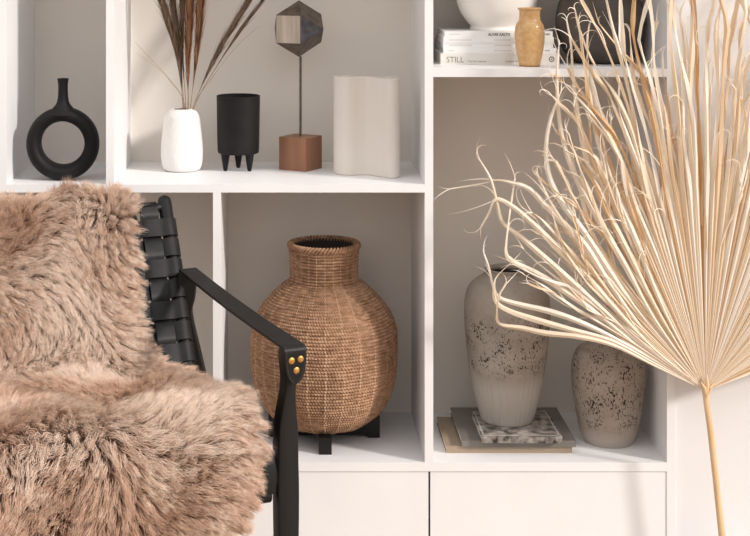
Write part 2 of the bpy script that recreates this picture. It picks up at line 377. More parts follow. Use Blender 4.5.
# cream wavy vase: peanut plan, fine vertical ribs
c = at(366.5, 174.5, ZM); s = F / c.y
HH = .2045; nn = 420; outer = []
ctrl = [(-32.5, 1.0), (-31, -4.5), (-25, -8.0), (-16, -8.0), (-6, -4.5), (3, -3.5), (12, -8.5), (21, -12.5), (29, -10), (32.5, -2),
        (30, 6), (22, 10.5), (12, 9), (3, 5.5), (-6, 5.5), (-16, 9.5), (-25, 9.5), (-31, 6)]
m_ = len(ctrl); raw = []
for i in range(m_):
    p0, p1, p2, p3 = ctrl[i - 1], ctrl[i], ctrl[(i + 1) % m_], ctrl[(i + 2) % m_]
    for k in range(24):
        tt = k / 24
        raw.append(tuple(.5 * ((2 * b) + (-a + cc) * tt + (2 * a - 5 * b + 4 * cc - d) * tt * tt + (-a + 3 * b - 3 * cc + d) * tt ** 3) for a, b, cc, d in zip(p0, p1, p2, p3)))
bm = bmesh.new(); rows = []; npt = len(raw)
def ringat(z, inset, rib):
    out = []
    for i, (x, y) in enumerate(raw):
        xa, ya = raw[i - 1]; xb, yb = raw[(i + 1) % npt]; tx, ty = xb - xa, yb - ya; l = math.hypot(tx, ty) or 1
        nx, ny = ty / l, -tx / l
        d = -inset + (rib if i % 4 < 2 else 0)
        out.append(bm.verts.new((c.x + x / s + nx * d, c.y + y / s * 1.6 - x / s * .30 + ny * d, z)))
    return out
levels = [(ZM, .002, 0), (ZM + .002, 0, .0003), (ZM + HH - .001, 0, .0003), (ZM + HH, .0008, 0), (ZM + HH, .0022, 0), (ZM + HH - .002, .0030, 0), (ZM + .01, .0030, 0)]
rows = [ringat(*l) for l in levels]
for A_, B_ in zip(rows, rows[1:]):
    for i in range(npt): bm.faces.new((A_[i], A_[(i + 1) % npt], B_[(i + 1) % npt], B_[i]))
bm.faces.new(rows[0][::-1]); bm.faces.new(rows[-1])
for v in bm.verts: v.co.z += (v.co.z - ZM) / HH * 0.0
props(obj('wavy_vase', bm, M['cream_ribbed'], origin=(c.x, c.y, ZM)), 'tall cream vase with wavy peanut-shaped outline and fine ribs', 'vase')

# ------------------------------------------------------------------ upper right compartment
def text_mesh(txt, size, x, y, z, material, parent, fit=None, bold=0.0):
    cu = bpy.data.curves.new('lettering', 'FONT'); cu.body = txt; cu.size = size; cu.offset = bold; cu.extrude = .00008
    to = bpy.data.objects.new('tmp', cu); COL.objects.link(to)
    dg = bpy.context.evaluated_depsgraph_get(); me = bpy.data.meshes.new_from_object(to.evaluated_get(dg)); bpy.data.objects.remove(to)
    xs = [v.co.x for v in me.vertices]; w = max(xs) - min(xs); k = (fit / w) if fit else 1
    me.transform(Matrix.Translation((x, y, z)) @ Matrix.Rotation(PI / 2, 4, 'X') @ Matrix.Diagonal((k, 1, 1, 1)) @ Matrix.Translation((-min(xs), 0, 0)))
    return link('lettering', me, material, parent, smooth=False)
books = [  # y top, y bottom (front face px), x left, x right, label
    (53.4, 64.4, 440.7, 559.5, 'thick white book with large grey spine lettering, lowest of the stack'),
    (47.9, 53.2, 443.5, 556.5, 'thin white book lying directly on the thick lowest book'),
    (42.6, 47.8, 443.4, 553.5, 'thin white book in the middle of the white book stack'),
    (37.1, 42.5, 443.6, 554.0, 'thin white book directly under the topmost book'),
    (31.2, 37.0, 444.7, 553.0, 'topmost white book with bold black spine lettering, under the bowl')]
yb = F * (CH - ZU) / (64.6 - CY); s = F / yb; z = ZU
for i, (yt, ybm, xl, xr, lab) in enumerate(books):
    h = (ybm - yt) / s * 1.0 + .0002; x0, x1 = (xl - CX) / s, (xr - CX) / s; y0 = yb + [0, .002, .004, .002, .003][i]; y1 = y0 + [.172, .165, .16, .165, .16][i]
    t = thing('book', lab, 'book', ((x0 + x1) / 2, (y0 + y1) / 2, z), 'stack of white books on the upper shelf')
    cv = M['cover_white'] if i in (1, 2, 3, 4) else M['cover_cream']; ct = .0011 if i else .002
    bm = bmesh.new(); box(bm, x0, x1, y0, y1, z, z + ct); box(bm, x0, x1, y0, y1, z + h - ct, z + h); box(bm, x0, x1, y0, y0 + ct, z + ct, z + h - ct)
    obj('cover', bm, cv, t, bevel=.0002)
    boxobj('pages', (x0 + .002, x1 - .002, y0 + ct, y1 - .003, z + ct, z + h - ct), M['page'], t, bevel=0)
    yy = y0 - .00012
    X = lambda px: (px - CX) * y0 / F
    def dashes(a, b, zc, hh, mt):
        bm = bmesh.new(); x = X(a)
        while x < X(b):
            w = random.uniform(.0012, .0040); box(bm, x, min(x + w, X(b)), yy, yy + .0001, zc - hh / 2, zc + hh / 2); x += w + .0008
        obj('lettering', bm, mt, t, smooth=False)
    zm = z + h / 2
    if i == 0:
        text_mesh('STILL', .0172, X(446.5), yy, z + .0046, M['ink_grey'], t, fit=X(463.8) - X(446.5))
        text_mesh('The Slow Home', .0048, X(468), yy, z + .0052, M['ink_grey'], t, fit=X(486) - X(468))
        text_mesh('Natalie Walton', .0048, X(505.5), yy, z + .0052, M['ink_grey'], t, fit=X(524) - X(505.5))
        bm = bmesh.new(); cxl, czl = X(551.6), z + .0112
        for (r0, r1) in ((.0036, .0060), (0.0002, .0018)):
            va = [bm.verts.new((cxl + r0 * math.cos(k * PI / 12), yy, czl + r0 * math.sin(k * PI / 12))) for k in range(24)]
            vb = [bm.verts.new((cxl + r1 * math.cos(k * PI / 12), yy, czl + r1 * math.sin(k * PI / 12))) for k in range(24)]
            for k in range(24): bm.faces.new((va[k], vb[k], vb[(k + 1) % 24], va[(k + 1) % 24]))
        obj('emblem', bm, M['ink_grey'], t, smooth=False)
    elif i == 4:
        text_mesh('ALVAR AALTO', .0078, X(488), yy, z + .0032, M['ink_black'], t, fit=X(510.2) - X(488), bold=.00025)
        dashes(449, 460, zm, .0018, M['ink_pale']); dashes(545.2, 549.5, zm, .0035, M['ink_grey'])
        bm = bmesh.new(); 
        for k in range(3): box(bm, X(455), X(455) + .03 - k * .004, y0 + .05 + k * .02, y0 + .058 + k * .02, z + h, z + h + .00012)
        obj('cover_print', bm, M['ink_pale'], t, smooth=False)
    else:
        a1 = {1: (449, 454), 2: (449, 472), 3: (449, 472)}[i]
        dashes(*a1, zm, .0020, M['ink_pale']); dashes(494.5, 511, zm, .0020, M['ink_pale'])
        if i == 1: dashes(545, 549.5, zm, .0020, M['ink_grey'])
    z += h
ZB = z
# white bowl on the books
D = yb + .082; s = F / D; c = P(497, 0, D)
prof = [(26.5, 0), (27, 1.0), (26.5, 3.0), (27.5, 5), (33, 12), (37.5, 20), (40.5, 30), (42, 42), (42.5, 54)]
bm = bmesh.new(); lathe(bm, vessel([(r / s, ZB + z_ / s) for r, z_ in prof], .004, 6), c.x, c.y, 80)
props(obj('white_bowl', bm, M['bowl'], origin=(c.x, c.y, ZB)), 'large off-white ceramic bowl resting on the stack of white books', 'bowl')
# ochre vase
c = at(529.6, 66.3, ZU); s = F / c.y
prof = [(9.6, 0), (10.4, .8), (11.5, 6), (13.6, 16), (14.9, 27), (14.8, 36), (13.6, 41.5), (11.2, 45.5), (10.4, 49), (10.4, 55), (10.8, 56.2), (11.9, 57.2), (11.8, 58.3)]
bm = bmesh.new(); lathe(bm, vessel([(r / s, ZU + z_ / s) for r, z_ in prof], .003, 6), c.x, c.y, 72)
props(obj('ochre_vase', bm, M['ochre'], origin=(c.x, c.y, ZU)), 'small glossy ochre glazed vase in front of the white books', 'vase')
# dark taupe round vase
D = 3.075; s = F / D; c = P(600, 0, D)
prof = [(20, 0), (26, 1.5), (34, 9), (40.5, 21), (43.5, 36), (43.5, 48), (40, 62), (32, 73), (20, 80), (14, 84), (13, 92), (15, 98)]
bm = bmesh.new(); lathe(bm, vessel([(r / s, ZU + z_ / s) for r, z_ in prof], .005, 8), c.x, c.y, 80)
props(obj('round_vase', bm, M['taupe'], origin=(c.x, c.y, ZU)), 'big round dark taupe vase behind the palm fronds', 'vase')

# ------------------------------------------------------------------ woven basket on black stand
BX, BY, BZ = .0718, 3.062, .268
def bprof():
    return smoothprof([(.060, .268), (.092, .281), (.121, .306), (.1415, .345), (.1505, .39), (.1515, .425), (.1490, .468), (.1345, .505), (.1120, .535), (.0890, .556), (.0745, .566), (.0690, .576), (.0685, .600), (.0710, .642)], 14)
bp = np.array(bprof()); seg = np.r_[0, np.cumsum(np.hypot(*np.diff(bp, axis=0).T))]
Ltot = seg[-1]; rowp = .00665; nr = int(Ltot / rowp) * 6; na = 760
ss = np.linspace(0, Ltot, nr); R = np.interp(ss, seg, bp[:, 0]); Z = np.interp(ss, seg, bp[:, 1])
dR = np.gradient(R, ss); dZ = np.gradient(Z, ss); nR, nZ = dZ, -dR
TH = np.linspace(0, 2 * PI, na, endpoint=False)
S_, T_ = np.meshgrid(ss, TH, indexing='ij'); Rr = R[:, None]
spiral = S_ / rowp + T_ / (2 * PI)
row = np.abs(np.sin(PI * spiral)) ** .6
rowid = np.floor(spiral)
jit = np.sin(rowid * 12.9898) * 43758.5453; jit = jit - np.floor(jit)
strands = 150
tw = np.sin(T_ * strands * 1.0 + 2 * PI * (spiral - rowid) * .9 + jit * 6.28)
stitch = np.exp(-(((((T_ + .10 * jit * .15) * 26 / (2 * PI)) % 1) - .5) / .07) ** 2)
lump = np.sin(T_ * 7 + S_ * 30) * .0006 + np.sin(T_ * 13 - S_ * 47 + 1) * .0005
disp = .0034 * row + .0011 * tw * row + .0009 * stitch * row + lump + (jit - .5) * .0008
disp *= 1.0
X3 = BX + (Rr + disp * nR[:, None]) * np.cos(T_); Y3 = BY + (Rr + disp * nR[:, None]) * np.sin(T_); Z3 = Z[:, None] + disp * nZ[:, None]
verts = np.stack([X3, Y3, Z3], -1).reshape(-1, 3)
ii, jj = np.meshgrid(np.arange(nr - 1), np.arange(na), indexing='ij'); j2 = (jj + 1) % na
faces = np.stack([ii * na + jj, ii * na + j2, (ii + 1) * na + j2, (ii + 1) * na + jj], -1).reshape(-1, 4)
bk = thing('woven_basket', 'large round brown seagrass basket with narrow neck on black stand', 'basket', (BX, BY, BZ))
me = bpy.data.meshes.new('body'); me.vertices.add(len(verts)); me.vertices.foreach_set('co', verts.ravel().astype(np.float32))
me.loops.add(faces.size); me.loops.foreach_set('vertex_index', faces.ravel().astype(np.int32))
me.polygons.add(len(faces)); me.polygons.foreach_set('loop_start', np.arange(0, faces.size, 4, dtype=np.int32)); me.update(calc_edges=True)
mi = (stitch * (row > .35) > .55 + .4 * jit)[:-1, :].reshape(-1)
me.polygons.foreach_set('material_index', mi.astype(np.int32)); 
o = link('body', me, [M['rope'], M['stitch']], bk)
bm = bmesh.new(); lathe(bm, [(0, .270)] + [(max(r - .006, .01), z + .003) for r, z in bprof()[2:]], BX, BY, 64); lathe(bm, [(0, .268), (.061, .2685)], BX, BY, 64); obj('lining', bm, M['dark_inside'], bk)
# braided rim: two ropes twisted round a ring
bm = bmesh.new(); nT = 360
for ph0 in (0, PI * 2 / 3, PI * 4 / 3):
    ringp = []; prev = None; first = None
    for i in range(nT + 1):
        th = 2 * PI * i / nT; a = th * 20 + ph0
        rr_ = .0712 + .0036 * math.cos(a); zz = .6440 + .0042 * math.sin(a)
        cc = Vector((BX + rr_ * math.cos(th), BY + rr_ * math.sin(th), zz)); rad = Vector((math.cos(th), math.sin(th), 0))
        rg = [bm.verts.new(cc + rad * .0038 * math.cos(k * PI / 4) + Vector((0, 0, 1)) * .0038 * math.sin(k * PI / 4)) for k in range(8)]
        if prev:
            for k in range(8): bm.faces.new((prev[k], prev[(k + 1) % 8], rg[(k + 1) % 8], rg[k]))
        prev = rg
obj('rim', bm, M['rope'], bk)
st = thing('basket_stand', 'black wooden plant stand with upright pegs beneath the woven basket', 'stand', (BX, BY, ZL))
bm = bmesh.new(); box(bm, BX - .115, BX + .115, BY - .012, BY + .012, ZL + .006, ZL + .026); obj('crossbar', bm, M['black_wood'], st, bevel=.001)
bm = bmesh.new(); box(bm, BX - .012, BX + .012, BY - .115, BY - .0125, ZL + .006, ZL + .026); box(bm, BX - .012, BX + .012, BY + .0125, BY + .115, ZL + .006, ZL + .026); obj('crossbar', bm, M['black_wood'], st, bevel=.001)
for dx, dy, tt in ((.104, 0, .286), (-.104, 0, .286), (0, .104, .275), (0, -.104, .275)):
    boxobj('peg', (BX + dx - .013, BX + dx + .013, BY + dy - .013, BY + dy + .013, ZL, tt), M['black_wood'], st, bevel=.001)

# ------------------------------------------------------------------ lower right: stone vases on books
lower = [('cover_tan', .318, .575, 2.955, 3.145, ZL, ZL + .014, 'tan covered book at the bottom under the tall stone vase'),
         ('cover_grey', .350, .582, 2.950, 3.168, ZL + .014, ZL + .027, 'wide grey covered book in the middle under the tall stone vase'),
         ('cover_print', .388, .551, 2.935, 3.105, ZL + .027, ZL + .040, 'dark printed book with white border touching the tall stone vase')]
for cn, x0, x1, y0, y1, z0, z1, lab in lower:
    t = thing('book', lab, 'book', ((x0 + x1) / 2, (y0 + y1) / 2, z0), 'books under the tall stone vase')
    bm = bmesh.new(); box(bm, x0, x1, y0, y1, z0, z0 + .0015); box(bm, x0, x1, y0, y1, z1 - .0015, z1); box(bm, x0, x1, y0, y0 + .0015, z0 + .0015, z1 - .0015)
    obj('cover', bm, M[cn], t, bevel=.0003)
    boxobj('pages', (x0 + .002, x1 - .002, y0 + .0015, y1 - .002, z0 + .0015, z1 - .0015), M['page'], t, bevel=0)
    if cn == 'cover_print':
        bm = bmesh.new(); e = .00015; w = .0022
        for a, b, cc, d in ((x0 + .004, x1 - .004, y1 - .008, y1 - .008 + w), (x0 + .004, x1 - .004, y0 + .008, y0 + .008 + w), (x0 + .004, x0 + .004 + w, y0 + .008, y1 - .008), (x1 - .004 - w, x1 - .004, y0 + .008, y1 - .008), (x0 + .004, x1 - .004, y1 - .045, y1 - .045 + w)):
            box(bm, a, b, cc, d, z1, z1 + e)
        obj('cover_border', bm, M['ink_pale'], t, smooth=False)
ZS = ZL + .040
D = 3.045; s = F / D; c = P(507, 0, D)
def flute(bm, c, amp, k, z0, z1):
    for v in bm.verts:
        if v.co.z < z1 and v.co.z > z0:
            a = math.atan2(v.co.y - c.y, v.co.x - c.x); f = min(1, (z1 - v.co.z) / .05) * min(1, (v.co.z - z0) / .006)
            d = Vector((math.cos(a), math.sin(a), 0)); v.co += d * amp * f * (math.sin(a * k) + .5 * math.sin(a * k * 1.7 + 1))
prof = [(24.0, 0), (25.5, 1.2), (27.5, 8), (32.0, 25), (37.5, 55), (41.0, 85), (42.6, 112), (41.6, 130), (37.0, 142), (28.0, 150), (22.5, 153.5), (20.8, 156.5), (22.2, 159.5)]
kz = (.598 - ZS) / 159.5
bm = bmesh.new(); lathe(bm, vessel([(r / s, ZS + z_ * kz) for r, z_ in prof], .005, 8), c.x, c.y, 180); flute(bm, c, .0005, 38, ZS + .001, ZS + .13)
props(obj('stoneware_vase', bm, M['stone_tall'], origin=(c.x, c.y, ZS)), 'tall grey-brown pitted stoneware vase standing on stacked books', 'vase')
D = 3.03; s = F / D; c = P(608.5, 0, D)
prof = [(22, 0), (24, 1), (29, 15), (34, 42), (36.5, 68), (35.5, 84), (30, 96), (20, 102), (15.5, 105), (15.5, 108)]
kz = (.457 - ZL) / 108
bm = bmesh.new(); lathe(bm, vessel([(r / s, ZL + z_ * kz) for r, z_ in prof], .005, 8), c.x, c.y, 120); flute(bm, c, .0004, 34, ZL + .001, ZL + .08)
props(obj('stoneware_vase', bm, M['stone_short'], origin=(c.x, c.y, ZL)), 'shorter speckled stoneware vase half hidden behind the palm leaf', 'vase')

# ------------------------------------------------------------------ dried palm leaf
PD = 2.815
HUB = P(706, 391, PD); sp = F / PD
pv, pf, puv = [], [], []
def strip(pts, widths, tint, fold=.3, twist0=0.0, twist1=0.0, facing=None, wav=0.0):
    """folded ribbon (three verts across) along pts"""
    n = len(pts); ph = random.random() * 6.28; base = len(pv); acc = 0
    for i, p in enumerate(pts):
        tdir = (pts[min(i + 1, n - 1)] - pts[max(i - 1, 0)])
        tdir = tdir.normalized() if tdir.length > 1e-9 else Vector((0, 0, 1))
        f = Vector((0, -1, 0)); side = tdir.cross(f)
        side = side.normalized() if side.length > 1e-4 else Vector((1, 0, 0)); nrm = side.cross(tdir)
        u = i / (n - 1); tw = twist0 + (twist1 - twist0) * max(0, (u - .35) / .65) + wav * max(0, u - .3) * math.sin(u * 14 + ph)
        c_, s_ = math.cos(tw), math.sin(tw); sd = side * c_ + nrm * s_; nm = nrm * c_ - side * s_
        w = widths[i] / 2; fo = w * 2 * fold
        pv.extend([p - sd * w, p + nm * fo, p + sd * w])
        puv.extend([(0.0 + tint * 3, tint), (u * 0 + .5 + tint * 3, tint), (1.0 + tint * 3, tint)])
        if i:
            b = base + 3 * i
            for k in (0, 1): pf.append((b - 3 + k, b - 2 + k, b + k + 1, b + k))
def crm(pts, n=6): return [Vector(q) for q in smoothprof([tuple(p) for p in pts], n)]
def tint(): return min(1, max(0, random.gauss(.58, .27)))
rmax_pts = [(15, 300), (40, 400), (70, 460), (90, 470), (103, 445), (110, 400), (116, 345), (122, 300), (130, 262), (140, 236), (150, 205), (158, 190)]
def rmax(a):
    for (a0, r0), (a1, r1) in zip(rmax_pts, rmax_pts[1:]):
        if a <= a1: return r0 + (r1 - r0) * (a - a0) / (a1 - a0)
    return 225
def threads(p, d, n, ln, w):
    for k in range(n):
        q = [p]; dd = d.copy(); curl = random.uniform(-1, 1) * 2.2; ax = Vector((random.gauss(0, .5), 1, random.gauss(0, .5))).normalized()
        dd = Matrix.Rotation(random.uniform(-.5, .5), 3, ax) @ dd
        l = ln * random.uniform(.5, 1.2); m_ = 8
        for i in range(m_):
            dd = Matrix.Rotation(curl / m_ * (1 + i * .25), 3, ax) @ dd; q.append(q[-1] + dd * l / m_)
        strip(q, [w * (1 - .85 * i / m_) for i in range(m_ + 1)], random.uniform(.5, 1), .2, 0, random.uniform(-2, 2))
NS = 112
def leaf(deg, layer=0, rs=None, wk=1.0):
    a = math.radians(deg); rm = rmax(deg) * random.uniform(.80, 1.08) * (rs or 1)
    fused = rm * random.uniform(.46, .62)
    pitch = math.radians(138 / NS)
    pts, ws = [], []; n = 34; lat = 0; dep = 0; vlat = 0; vdep = 0
    bend = random.gauss(0, .13) + (-.12 if deg > 112 else 0); kinkr = random.uniform(.75, .95); kink = random.gauss(0, .28)
    ph1, ph2 = random.random() * 6, random.random() * 6; wamp = random.uniform(2, 8)
    for i in range(n):
        u = i / (n - 1); r = 3 + (rm - 3) * u
        x = max(0, (r - fused * .8) / (rm - fused * .8))
        lat = wamp * x * math.sin(ph1 + r * .035) + bend * 120 * x * x + (kink * (u - kinkr) * rm if u > kinkr else 0)
        # slight overall curvature of the outer ribs
        curve = -(deg - 90) / 70 * 10 * math.sin(PI * min(1, r / 420)) 
        dep = (.010 * math.sin(ph2 + r * .02) * x * 1.6) - .0012 * layer + (.5 - .5 * math.cos(r * .008)) * -.02 + (.000 if layer == 0 else .006)
        e = Vector((math.cos(a), 0, math.sin(a))); sd = Vector((-e.z, 0, e.x))
        p = HUB + (e * r + sd * (lat + curve)) / sp + Vector((0, dep, 0))
        pts.append(p)
        wf = max(r, 9) * pitch * 1.18 / sp
        w = wf if r < fused else max(.0028, min(wf, wf + (.0048 - fused * pitch / sp) * min(1, x * 3))) * (1 - .62 * x * x)
        w *= 1 + x * .45 * math.sin(ph1 * 3 + r * .07) + x * .25 * math.sin(ph2 + r * .17)
        ws.append(w * wk)
    flip = random.choice((-1, 1))
    strip(pts, ws, tint(), .46 * (1 if random.random() < .75 else -1), 0, random.gauss(0, 1.2), wav=random.uniform(.6, 2.4))
    d = (pts[-1] - pts[-4]).normalized()
    threads(pts[-1], d, random.choice((1, 2, 2, 3)), random.uniform(.03, .09), .0024)
    if random.random() < .5:
        k = random.randint(22, 29); threads(pts[k], ((pts[k + 1] - pts[k]).normalized()), 1, random.uniform(.08, .16), .0026)
for i in range(NS):
    deg = 16 + 136 * (i + .5) / NS
    leaf(deg + random.uniform(-.3, .3), 0)
for i in range(110):
    deg = 18 + 130 * (i + .5) / 110
    leaf(deg + random.uniform(-1, 1), 1 + i % 2, random.uniform(.5, .92), .85)
# strips whose course is plain in the photograph
traced = [
 ([(706, 391), (655, 344), (615, 292), (585, 245), (562, 222), (545, 205), (529, 189), (513, 183), (497, 180), (480, 184), (450, 189)], 1),
 ([(706, 391), (655, 350), (612, 305), (580, 268), (551, 241), (531, 222), (512, 206), (496, 199), (489, 213), (481, 227)], 2),
 ([(706, 391), (650, 352), (605, 312), (570, 280), (545, 258), (522, 238), (503, 223), (497, 203), (491, 180), (481, 162)], 1),
 ([(706, 391), (645, 352), (600, 316), (566, 292), (541, 276), (521, 266), (511, 260), (506, 252), (508, 228), (511, 205), (515, 178)], 1),
 ([(706, 391), (650, 358), (610, 336), (575, 320), (548, 311), (522, 305), (500, 298), (493, 286), (489, 268), (484, 254)], 1),
 ([(706, 391), (655, 366), (615, 346), (580, 337), (545, 333), (522, 328), (500, 324), (497, 312), (499, 296), (506, 284)], 1),
 ([(706, 391), (652, 362), (612, 341), (572, 330), (540, 321), (512, 312), (497, 303), (494, 290), (497, 276), (512, 262)], 1),
 ([(706, 391), (650, 330), (612, 275), (584, 232), (560, 200), (549, 175), (546, 150), (549, 125), (556, 104), (561, 92)], 1),
 ([(706, 391), (655, 320), (625, 265), (596, 215), (575, 175), (563, 140), (558, 105), (557, 70), (559, 45)], 2),
 ([(706, 391), (660, 315), (632, 260), (605, 205), (587, 160), (578, 115), (573, 75), (571, 45), (567, 22)], 2),
 ([(706, 391), (664, 310), (640, 250), (615, 190), (598, 140), (590, 95), (583, 55), (579, 25)], 2),
 ([(706, 391), (652, 338), (610, 285), (580, 245), (552, 205), (535, 170)], 0),
]
for path, nt in traced:
    pts = crm([P(x, y, PD + .008 * math.sin(i * 1.3 + nt) - .006) for i, (x, y) in enumerate(path)], 5); n = len(pts)
    ws = []
    for i, p in enumerate(pts):
        r = (p - HUB).length * sp; u = i / (n - 1)
        ws.append(min(max(r, 8) * .036 / sp, .0118) * (1 - .72 * max(0, (u - .45) / .55)))
    strip(pts, ws, random.uniform(.55, .95), .28, 0, random.uniform(-1.5, 1.5), wav=.8)
    if nt: threads(pts[-1], (pts[-1] - pts[-3]).normalized(), nt + 1, .045, .0020)
    k = int(n * .8); threads(pts[k], (pts[k + 1] - pts[k - 1]).normalized(), 1, .09, .0022)
pl = thing('dried_palm_leaf', 'large pale straw dried fan palm leaf with frayed curling tips', 'palm leaf', (HUB.x + .02, PD, .03))
pyobj('leaf_blade', pv, pf, M['palm'], pl, uvs=puv)
bm = bmesh.new()
tube(bm, [HUB + Vector((.001, .004, .020)), HUB + Vector((0, .003, 0)), P(707.5, 410, PD + .003), P(710.5, 430, PD + .003), P(716, 480, PD + .004), P(722, 536, PD + .004), P(727, 600, PD + .004)], [.001, .0068, .0058, .0062, .0064, .0066, .007], 14, flat=.8); obj('stem', bm, M['palm_stem'], pl)
bm = bmesh.new()
for k, (dx, dz, r) in enumerate(((-6, 10, .0042), (0, 17, .0046), (7, 9, .0042))):
    tube(bm, [HUB + Vector((0, -.004, -.008)), HUB + Vector((dx * .5 / sp, -.008, dz * .5 / sp)), HUB + Vector((dx / sp, -.006, dz / sp))], [r, r * .9, .0006], 8)
obj('hastula', bm, M['palm_stem'], pl)
vz = P(727, 600, PD + .004)
bm = bmesh.new(); lathe(bm, vessel([(.040, 0), (.050, .006), (.056, .035), (.050, .065), (.036, .088), (.026, .098), (.027, .108)], .005, 6), vz.x, vz.y, 48)
props(obj('floor_vase', bm, M['white_ceramic'], origin=(vz.x, vz.y, 0)), 'small white floor vase holding the palm leaf stem', 'vase')

# ------------------------------------------------------------------ chair
FV = Vector((.42, -.9075, 0)); WV = Vector((-.9075, -.42, 0)); UP = Vector((0, 0, 1))
B0 = Vector((-.181, 2.62, 0))
def Cc(f, u, z): return B0 + FV * f + WV * u + UP * z
chair = thing('lounge_chair', 'black lounge chair with woven leather back, leather strap arms and dark frame', 'chair', tuple(Cc(.12, .3, 0)))
BOT, TOP = Vector(P(190, 380, 2.62)), Vector(P(164.5, 201, 2.80))
bd = (TOP - BOT); bl = bd.length; bdn = bd.normalized(); nb_ = bdn.cross(WV).normalized()
if nb_.dot(FV) < 0: nb_ = -nb_
def Q(u, v, n=0): return BOT + WV * u + bdn * v + nb_ * n
CW = .60
def oval(bm, p0, p1, ra, rb, up, m=20, tip=True):
    n = 12; pts, rad = [], []
    L_ = (p1 - p0).length; d = (p1 - p0) / L_
    ks = [0, .3, .6, .85, 1]
    pts = [p0] + [p1 - d * ra * (1 - k) for k in ks]; rad = [ra] + [ra * max(.12, math.sqrt(max(0, 1 - k * k))) for k in ks]
    tube(bm, pts, rad, m, flat=rb / ra, up=up)
for u in (0, CW):
    bm = bmesh.new(); oval(bm, Q(u, -.12), Q(u, bl + .012), .0135, .0105, nb_); obj('back_post', bm, M['black_wood'], chair)
for v in (-.06, bl - .012):
    bm = bmesh.new(); tube(bm, [Q(0.008, v, -.002), Q(CW - .008, v, -.002)], .009, 14); obj('back_rail', bm, M['black_wood'], chair)
def ribbon(bm, pts, nrms, side_dirs, w, th=.0028):
    rings = []
    for p, nn_, sd in zip(pts, nrms, side_dirs):
        ww = w[len(rings)] if hasattr(w, '__len__') else w
        rings.append([bm.verts.new(p + sd * a * ww / 2 + nn_ * b * th / 2) for a, b in ((-1, -1), (-1, .55), (-.975, 1), (-.9, 1), (.9, 1), (.975, 1), (1, .55), (1, -1))])
    for A_, B_ in zip(rings, rings[1:]):
        for k in range(8): bm.faces.new((A_[k], A_[(k + 1) % 8], B_[(k + 1) % 8], B_[k]))
    bm.faces.new(rings[0][::-1]); bm.faces.new(rings[-1])
hp, vp = .0405, .0425
nh = 9; nvv = 14
for k in range(nh):
    v0 = bl - .058 - hp * k; bm = bmesh.new(); pts, nr_, sd = [], [], []
    # wrap round the right post, across, wrap round the left post
    for a in np.linspace(-PI * .5, PI * .5, 7):
        pts.append(Q(-math.cos(a) * .0155, v0, .0135 * math.sin(a))); nr_.append((nb_ * math.sin(a) - WV * math.cos(a)).normalized()); sd.append(bdn)
    for i in range(1, 100):
        u = i * CW / 100; ph = math.cos(PI * ((u - .038) / vp)) * (1 if k % 2 == 0 else -1)
        e = min(1, max(0, (u - .008) / .015)); e2 = min(1, max(0, (CW - u - .008) / .015)); e = min(e, e2)
        pts.append(Q(u, v0, .0135 * (1 - e) + e * (.009 + .0036 * math.tanh(ph * 2)))); nr_.append(nb_); sd.append(bdn)
    for a in np.linspace(PI * .5, -PI * .5, 7):
        pts.append(Q(CW + math.cos(a) * .0155, v0, .0135 * math.sin(a))); nr_.append((nb_ * math.sin(a) + WV * math.cos(a)).normalized()); sd.append(bdn)
    ribbon(bm, pts, nr_, sd, .0355); obj('leather_strap', bm, M['leather'], chair)
for j in range(nvv - 1):
    u0 = .038 + vp * j; bm = bmesh.new(); pts, nr_, sd = [], [], []
    if u0 > CW - .02: break
    rr_ = .011
    for a in np.linspace(-PI * .45, PI * .5, 7):
        pts.append(Q(u0, bl - .012 + math.cos(a) * rr_, -.002 + rr_ * math.sin(a))); nr_.append((nb_ * math.sin(a) + bdn * math.cos(a)).normalized()); sd.append(-WV)
    for i in range(1, 100):
        v = bl - .012 - i * (bl + .035) / 100; ph = -math.cos(PI * ((bl - .058 - v) / hp)) * (1 if j % 2 == 0 else -1)
        pts.append(Q(u0, v, .009 + .0036 * math.tanh(ph * 2))); nr_.append(nb_); sd.append(-WV)
    ribbon(bm, pts, nr_, sd, .0365); obj('leather_strap', bm, M['leather'], chair)
def plank(path, widths, th, wdir, name, rnd=.0035):
    """tapering bar along path, wide along wdir"""
    bm = bmesh.new(); rings = []
    for i, p in enumerate(path):
        t_ = (path[min(i + 1, len(path) - 1)] - path[max(i - 1, 0)]).normalized(); nn_ = t_.cross(wdir).normalized(); sd = nn_.cross(t_)
        w = widths[i] / 2; h = th / 2; ring = []
        for a, b in ((w, h), (-w, h), (-w, -h), (w, -h)):
            sa, sb = math.copysign(1, a), math.copysign(1, b); rn = min(rnd, w * .8, h * .8)
            cs = [(a - sa * rn * (1 - math.cos(q)), b - sb * rn * (1 - math.sin(q))) for q in (0, PI / 6, PI / 3, PI / 2)]
            if sa * sb < 0: cs = cs[::-1]
            ring += [p + sd * x + nn_ * y for x, y in cs]
        rings.append([bm.verts.new(q) for q in ring])
    m_ = len(rings[0])
    for A_, B_ in zip(rings, rings[1:]):
        for k in range(m_): bm.faces.new((A_[k], A_[(k + 1) % m_], B_[(k + 1) % m_], B_[k]))
    bm.faces.new(rings[0][::-1]); bm.faces.new(rings[-1]); return obj(name, bm, M['black_wood'], chair)
AF, ABK = P(290.5, 346.5, 2.30), P(187.5, 271, 2.70)
